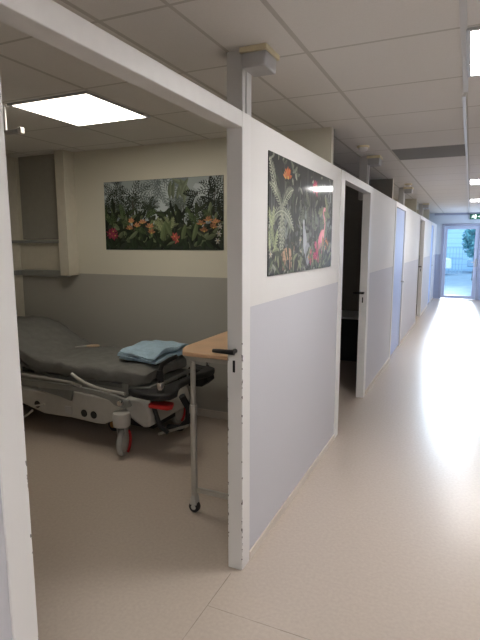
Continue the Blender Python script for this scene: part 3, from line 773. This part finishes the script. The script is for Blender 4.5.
# ------------------------------------------------------------------ second room, seen dark through its doorway
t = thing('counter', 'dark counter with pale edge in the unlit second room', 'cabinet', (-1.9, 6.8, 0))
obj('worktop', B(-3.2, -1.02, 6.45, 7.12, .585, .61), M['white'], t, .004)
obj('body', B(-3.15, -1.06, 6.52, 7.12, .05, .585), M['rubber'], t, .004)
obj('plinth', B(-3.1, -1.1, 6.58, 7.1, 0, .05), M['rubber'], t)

# ------------------------------------------------------------------ end wall, glass door, exit sign
DX0, DX1, DZ = -.76, .28, 2.12
def endw(bm):
    bx(bm, XL, DX0, YE, YE+.1, 0, CZ); bx(bm, DX1, 1.4, YE, YE+.1, 0, CZ); bx(bm, DX0, DX1, YE, YE+.1, DZ, CZ)
struct('wall_end', endw, two_tone('end_wall_paint', (.62,.70,.82), (.36,.42,.60)))
d = struct_empty('door_6', ((DX0+DX1)/2, YE, 0))
def ofr(bm):
    bx(bm, DX0, DX0+.07, YE-.03, YE+.07, 0, DZ); bx(bm, DX1-.07, DX1, YE-.03, YE+.07, 0, DZ); bx(bm, DX0+.07, DX1-.07, YE-.03, YE+.07, DZ-.07, DZ)
obj('door_frame', ofr, M['frame'], d, .004)
def lfr(bm):
    a, b = DX0+.075, DX1-.075
    bx(bm, a, a+.075, YE, YE+.05, .01, DZ-.075); bx(bm, b-.10, b, YE, YE+.05, .01, DZ-.075)
    bx(bm, a+.075, b-.10, YE, YE+.05, .01, .10); bx(bm, a+.075, b-.10, YE, YE+.05, DZ-.15, DZ-.075)
lf = obj('leaf', lfr, mat('leaf_frame_pale', (.50,.56,.74), .4, noise_amt=.02), d, .003)
obj('pane', B(DX0+.15, DX1-.175, YE+.022, YE+.028, .10, DZ-.15), M['glass'], lf)
obj('handle', lambda bm: tube(bm, [(DX1-.12,YE,1.05),(DX1-.12,YE-.05,1.05),(DX1-.24,YE-.05,1.05)], .011), M['greyp'], lf)
obj('lock_plate', B(DX1-.145, DX1-.095, YE-.006, YE, .92, 1.15), M['greyp'], lf, .003)
struct('trim_9', B(-.98, 1.3, YE-.02, YE, CZ-.06, CZ), M['frame'])

sg = thing('exit_sign', 'green emergency exit sign with white pictograms above the glass end door', 'sign', (.09, YE-.02, 2.235))
obj('housing', B(-.06, .25, YE-.055, YE, 2.235, 2.375), M['green'], sg, .006)
def pic(bm):
    y = YE-.058
    def quad(pts):
        prism(bm, pts, 'Y', y-.002, y+.003)
    # running figure
    lathe(bm, [(.0001,-.002),(.011,-.002),(.011,.003)], (.022,y,2.345), 12, 'Y')
    quad([(.005,2.300),(.022,2.296),(.030,2.332),(.012,2.334)]); quad([(.018,2.302),(.040,2.282),(.034,2.274),(.008,2.296)]); quad([(.034,2.282),(.042,2.282),(.050,2.256),(.042,2.254)])
    quad([(.006,2.304),(.014,2.300),(-.006,2.268),(-.030,2.268),(-.028,2.276),(-.010,2.278)]); quad([(.024,2.330),(.046,2.312),(.042,2.306),(.022,2.320)]); quad([(.014,2.332),(-.012,2.322),(-.016,2.304),(-.008,2.304),(-.005,2.316),(.014,2.322)])
    # doorway of the pictogram
    quad([(.055,2.252),(.100,2.252),(.100,2.360),(.055,2.360)])
    # arrow
    quad([(.135,2.298),(.190,2.298),(.190,2.314),(.135,2.314)]); quad([(.185,2.275),(.230,2.306),(.185,2.337)])
obj('pictogram', pic, M['signw'], sg)

# ------------------------------------------------------------------ outside, beyond the glass door
struct('ground', B(-14, 14, YE+.1, 45, -.3, -.06), M['asphalt'])
t = thing('building', 'pale blue clad building across the yard, behind the glass door', 'building', (0, 34, -.06))
obj('wall', B(-9, 9, 34, 38, -.06, 2.95), M['siding'], t)
for x in (-5.6, -3.8, 2.4):
    w = obj('window', B(x, x+1.2, 33.96, 34, 1.8, 3.0), M['frame'], t); obj('pane', B(x+.08, x+1.12, 33.94, 33.97, 1.88, 2.92), M['glassd'], w)
obj('roof', B(-9.2, 9.2, 33.8, 38, 2.95, 3.03), M['frame'], t)
# railing
t = thing('railing', 'blue grey metal railing in front of the clad building outside', 'fence', (-1.3, 31, -.06))
def rl_(bm):
    bx(bm, -2.2, -.35, 31, 31.05, 1.36, 1.42); bx(bm, -2.2, -.35, 31, 31.05, .76, .80)
    for k in range(12): bx(bm, -2.2+k*.165, -2.17+k*.165, 31, 31.04, -.06, 1.38)
obj('bars', rl_, M['fence'], t)
# tree
rnd = random.Random(3)
t = thing('tree', 'dark green leafy tree outside, at the right of the glass door', 'tree', (.25, 25, -.06))
obj('trunk', lambda bm: tube(bm, [(.25,25,-.06),(.27,25,.6),(.22,25,1.2),(.25,25,1.9)], [.12,.10,.08,.05]), M['bark'], t)
def crown(bm):
    for k in range(1500):
        while True:
            p = Vector((rnd.uniform(-1,1), rnd.uniform(-1,1), rnd.uniform(-1,1)))
            if .35 < p.length < 1+.15*noise.noise(p*3): break
        c = Vector((.28,25,1.75))+Vector((p.x*.62, p.y*.6, p.z*.85))
        a = Vector((rnd.uniform(-1,1), rnd.uniform(-1,1), rnd.uniform(-1,1))).normalized(); b = a.cross(Vector((rnd.uniform(-1,1),rnd.uniform(-1,1),rnd.uniform(-1,1)))).normalized(); s = rnd.uniform(.04,.09)
        bm.faces.new([bm.verts.new(c+a*s*1.5), bm.verts.new(c+b*s*.6), bm.verts.new(c-a*s*1.5), bm.verts.new(c-b*s*.6)])
obj('foliage', crown, M['hedge'], t)
# parked cars
def car(cx, cy, m, label):
    t = thing('car', label, 'car', (cx, cy, -.06), 'cars parked outside')
    z = -.06
    prof = [(-2.1,.35),(-2.1,.75),(-1.5,.88),(-.95,1.38),(.75,1.42),(1.45,.95),(2.05,.85),(2.1,.35)]
    obj('body', lambda bm: prism(bm, [(cx+a, z+b) for a,b in prof][::-1], 'Y', cy-.8, cy+.8), m, t, .06, seg=3)
    obj('side_window', lambda bm: prism(bm, [(cx-1.2,z+.95),(cx-.85,z+1.30),(cx+.7,z+1.33),(cx+1.15,z+.97)][::-1], 'Y', cy-.81, cy-.79), M['glassd'], t)
    for dx in (-1.3, 1.3):
        for sy in (-.78, .6): obj('wheel', lambda bm: lathe(bm, [(.18,0),(.31,.01),(.33,.04),(.33,.14),(.31,.18)], (cx+dx, cy+sy, z+.33), 20, 'Y'), M['rubber'], t)
car(-2.95, 29.0, M['carw'], 'white car parked outside, at the left of the glass door')
car(2.0, 31.8, M['carb'], 'blue grey car parked outside behind the tree')

# ------------------------------------------------------------------ world and lamps
w = bpy.data.worlds.new('sky'); S.world = w; w.use_nodes = True
nt = w.node_tree; bg = nt.nodes['Background']
sky = nt.nodes.new('ShaderNodeTexSky'); sky.sky_type = 'HOSEK_WILKIE'; sky.sun_direction = (.3,-.5,.8); sky.turbidity = 3
mx = nt.nodes.new('ShaderNodeMix'); mx.data_type = 'RGBA'; mx.inputs[0].default_value = .25
mx.inputs[6].default_value = (.62,.84,1,1); nt.links.new(sky.outputs[0], mx.inputs[7]); nt.links.new(mx.outputs[2], bg.inputs[0]); bg.inputs[1].default_value = 2.9

# low hazy sunlight coming in through the glass end door
l = bpy.data.lights.new('low_sun', 'SUN'); l.energy = 13; l.angle = R(12); l.color = (.84,.92,1)
o = bpy.data.objects.new('low_sun', l); COL.objects.link(o); o.location = (0, 24, 8)
o.rotation_euler = Vector((.05,-1,-.155)).to_track_quat('-Z','Y').to_euler()

l = bpy.data.lights.new('blue_end_fill', 'AREA'); l.shape = 'RECTANGLE'; l.size = 1.1; l.size_y = 1.4; l.energy = 24; l.color = (.66,.80,1)  # added blue fill for the end wall, at the unseen side window
o = bpy.data.objects.new('blue_end_fill', l); COL.objects.link(o); o.location = (1.31, 14.45, 1.5); o.rotation_euler = (0, R(90), 0)

# ------------------------------------------------------------------ camera
cam = bpy.data.cameras.new('camera'); co = bpy.data.objects.new('camera', cam); COL.objects.link(co)
co.matrix_world = Matrix(((.909934,-.0620861,.4100798,0),(.414753,.1362117,-.8996812,0),(0,.9887324,.149694,1.55),(0,0,0,1)))
cam.sensor_fit = 'VERTICAL'; cam.sensor_height = 36; cam.lens = 500/640*36; cam.clip_start = .02; cam.clip_end = 200
S.camera = co
S.view_settings.view_transform = 'Standard'; S.view_settings.look = 'None'
S.view_settings.exposure = 0; S.view_settings.gamma = 1
S.cycles.use_denoising = True
S.cycles.max_bounces = 8
S.cycles.caustics_reflective = False; S.cycles.caustics_refractive = False
S.cycles.sample_clamp_indirect = 6
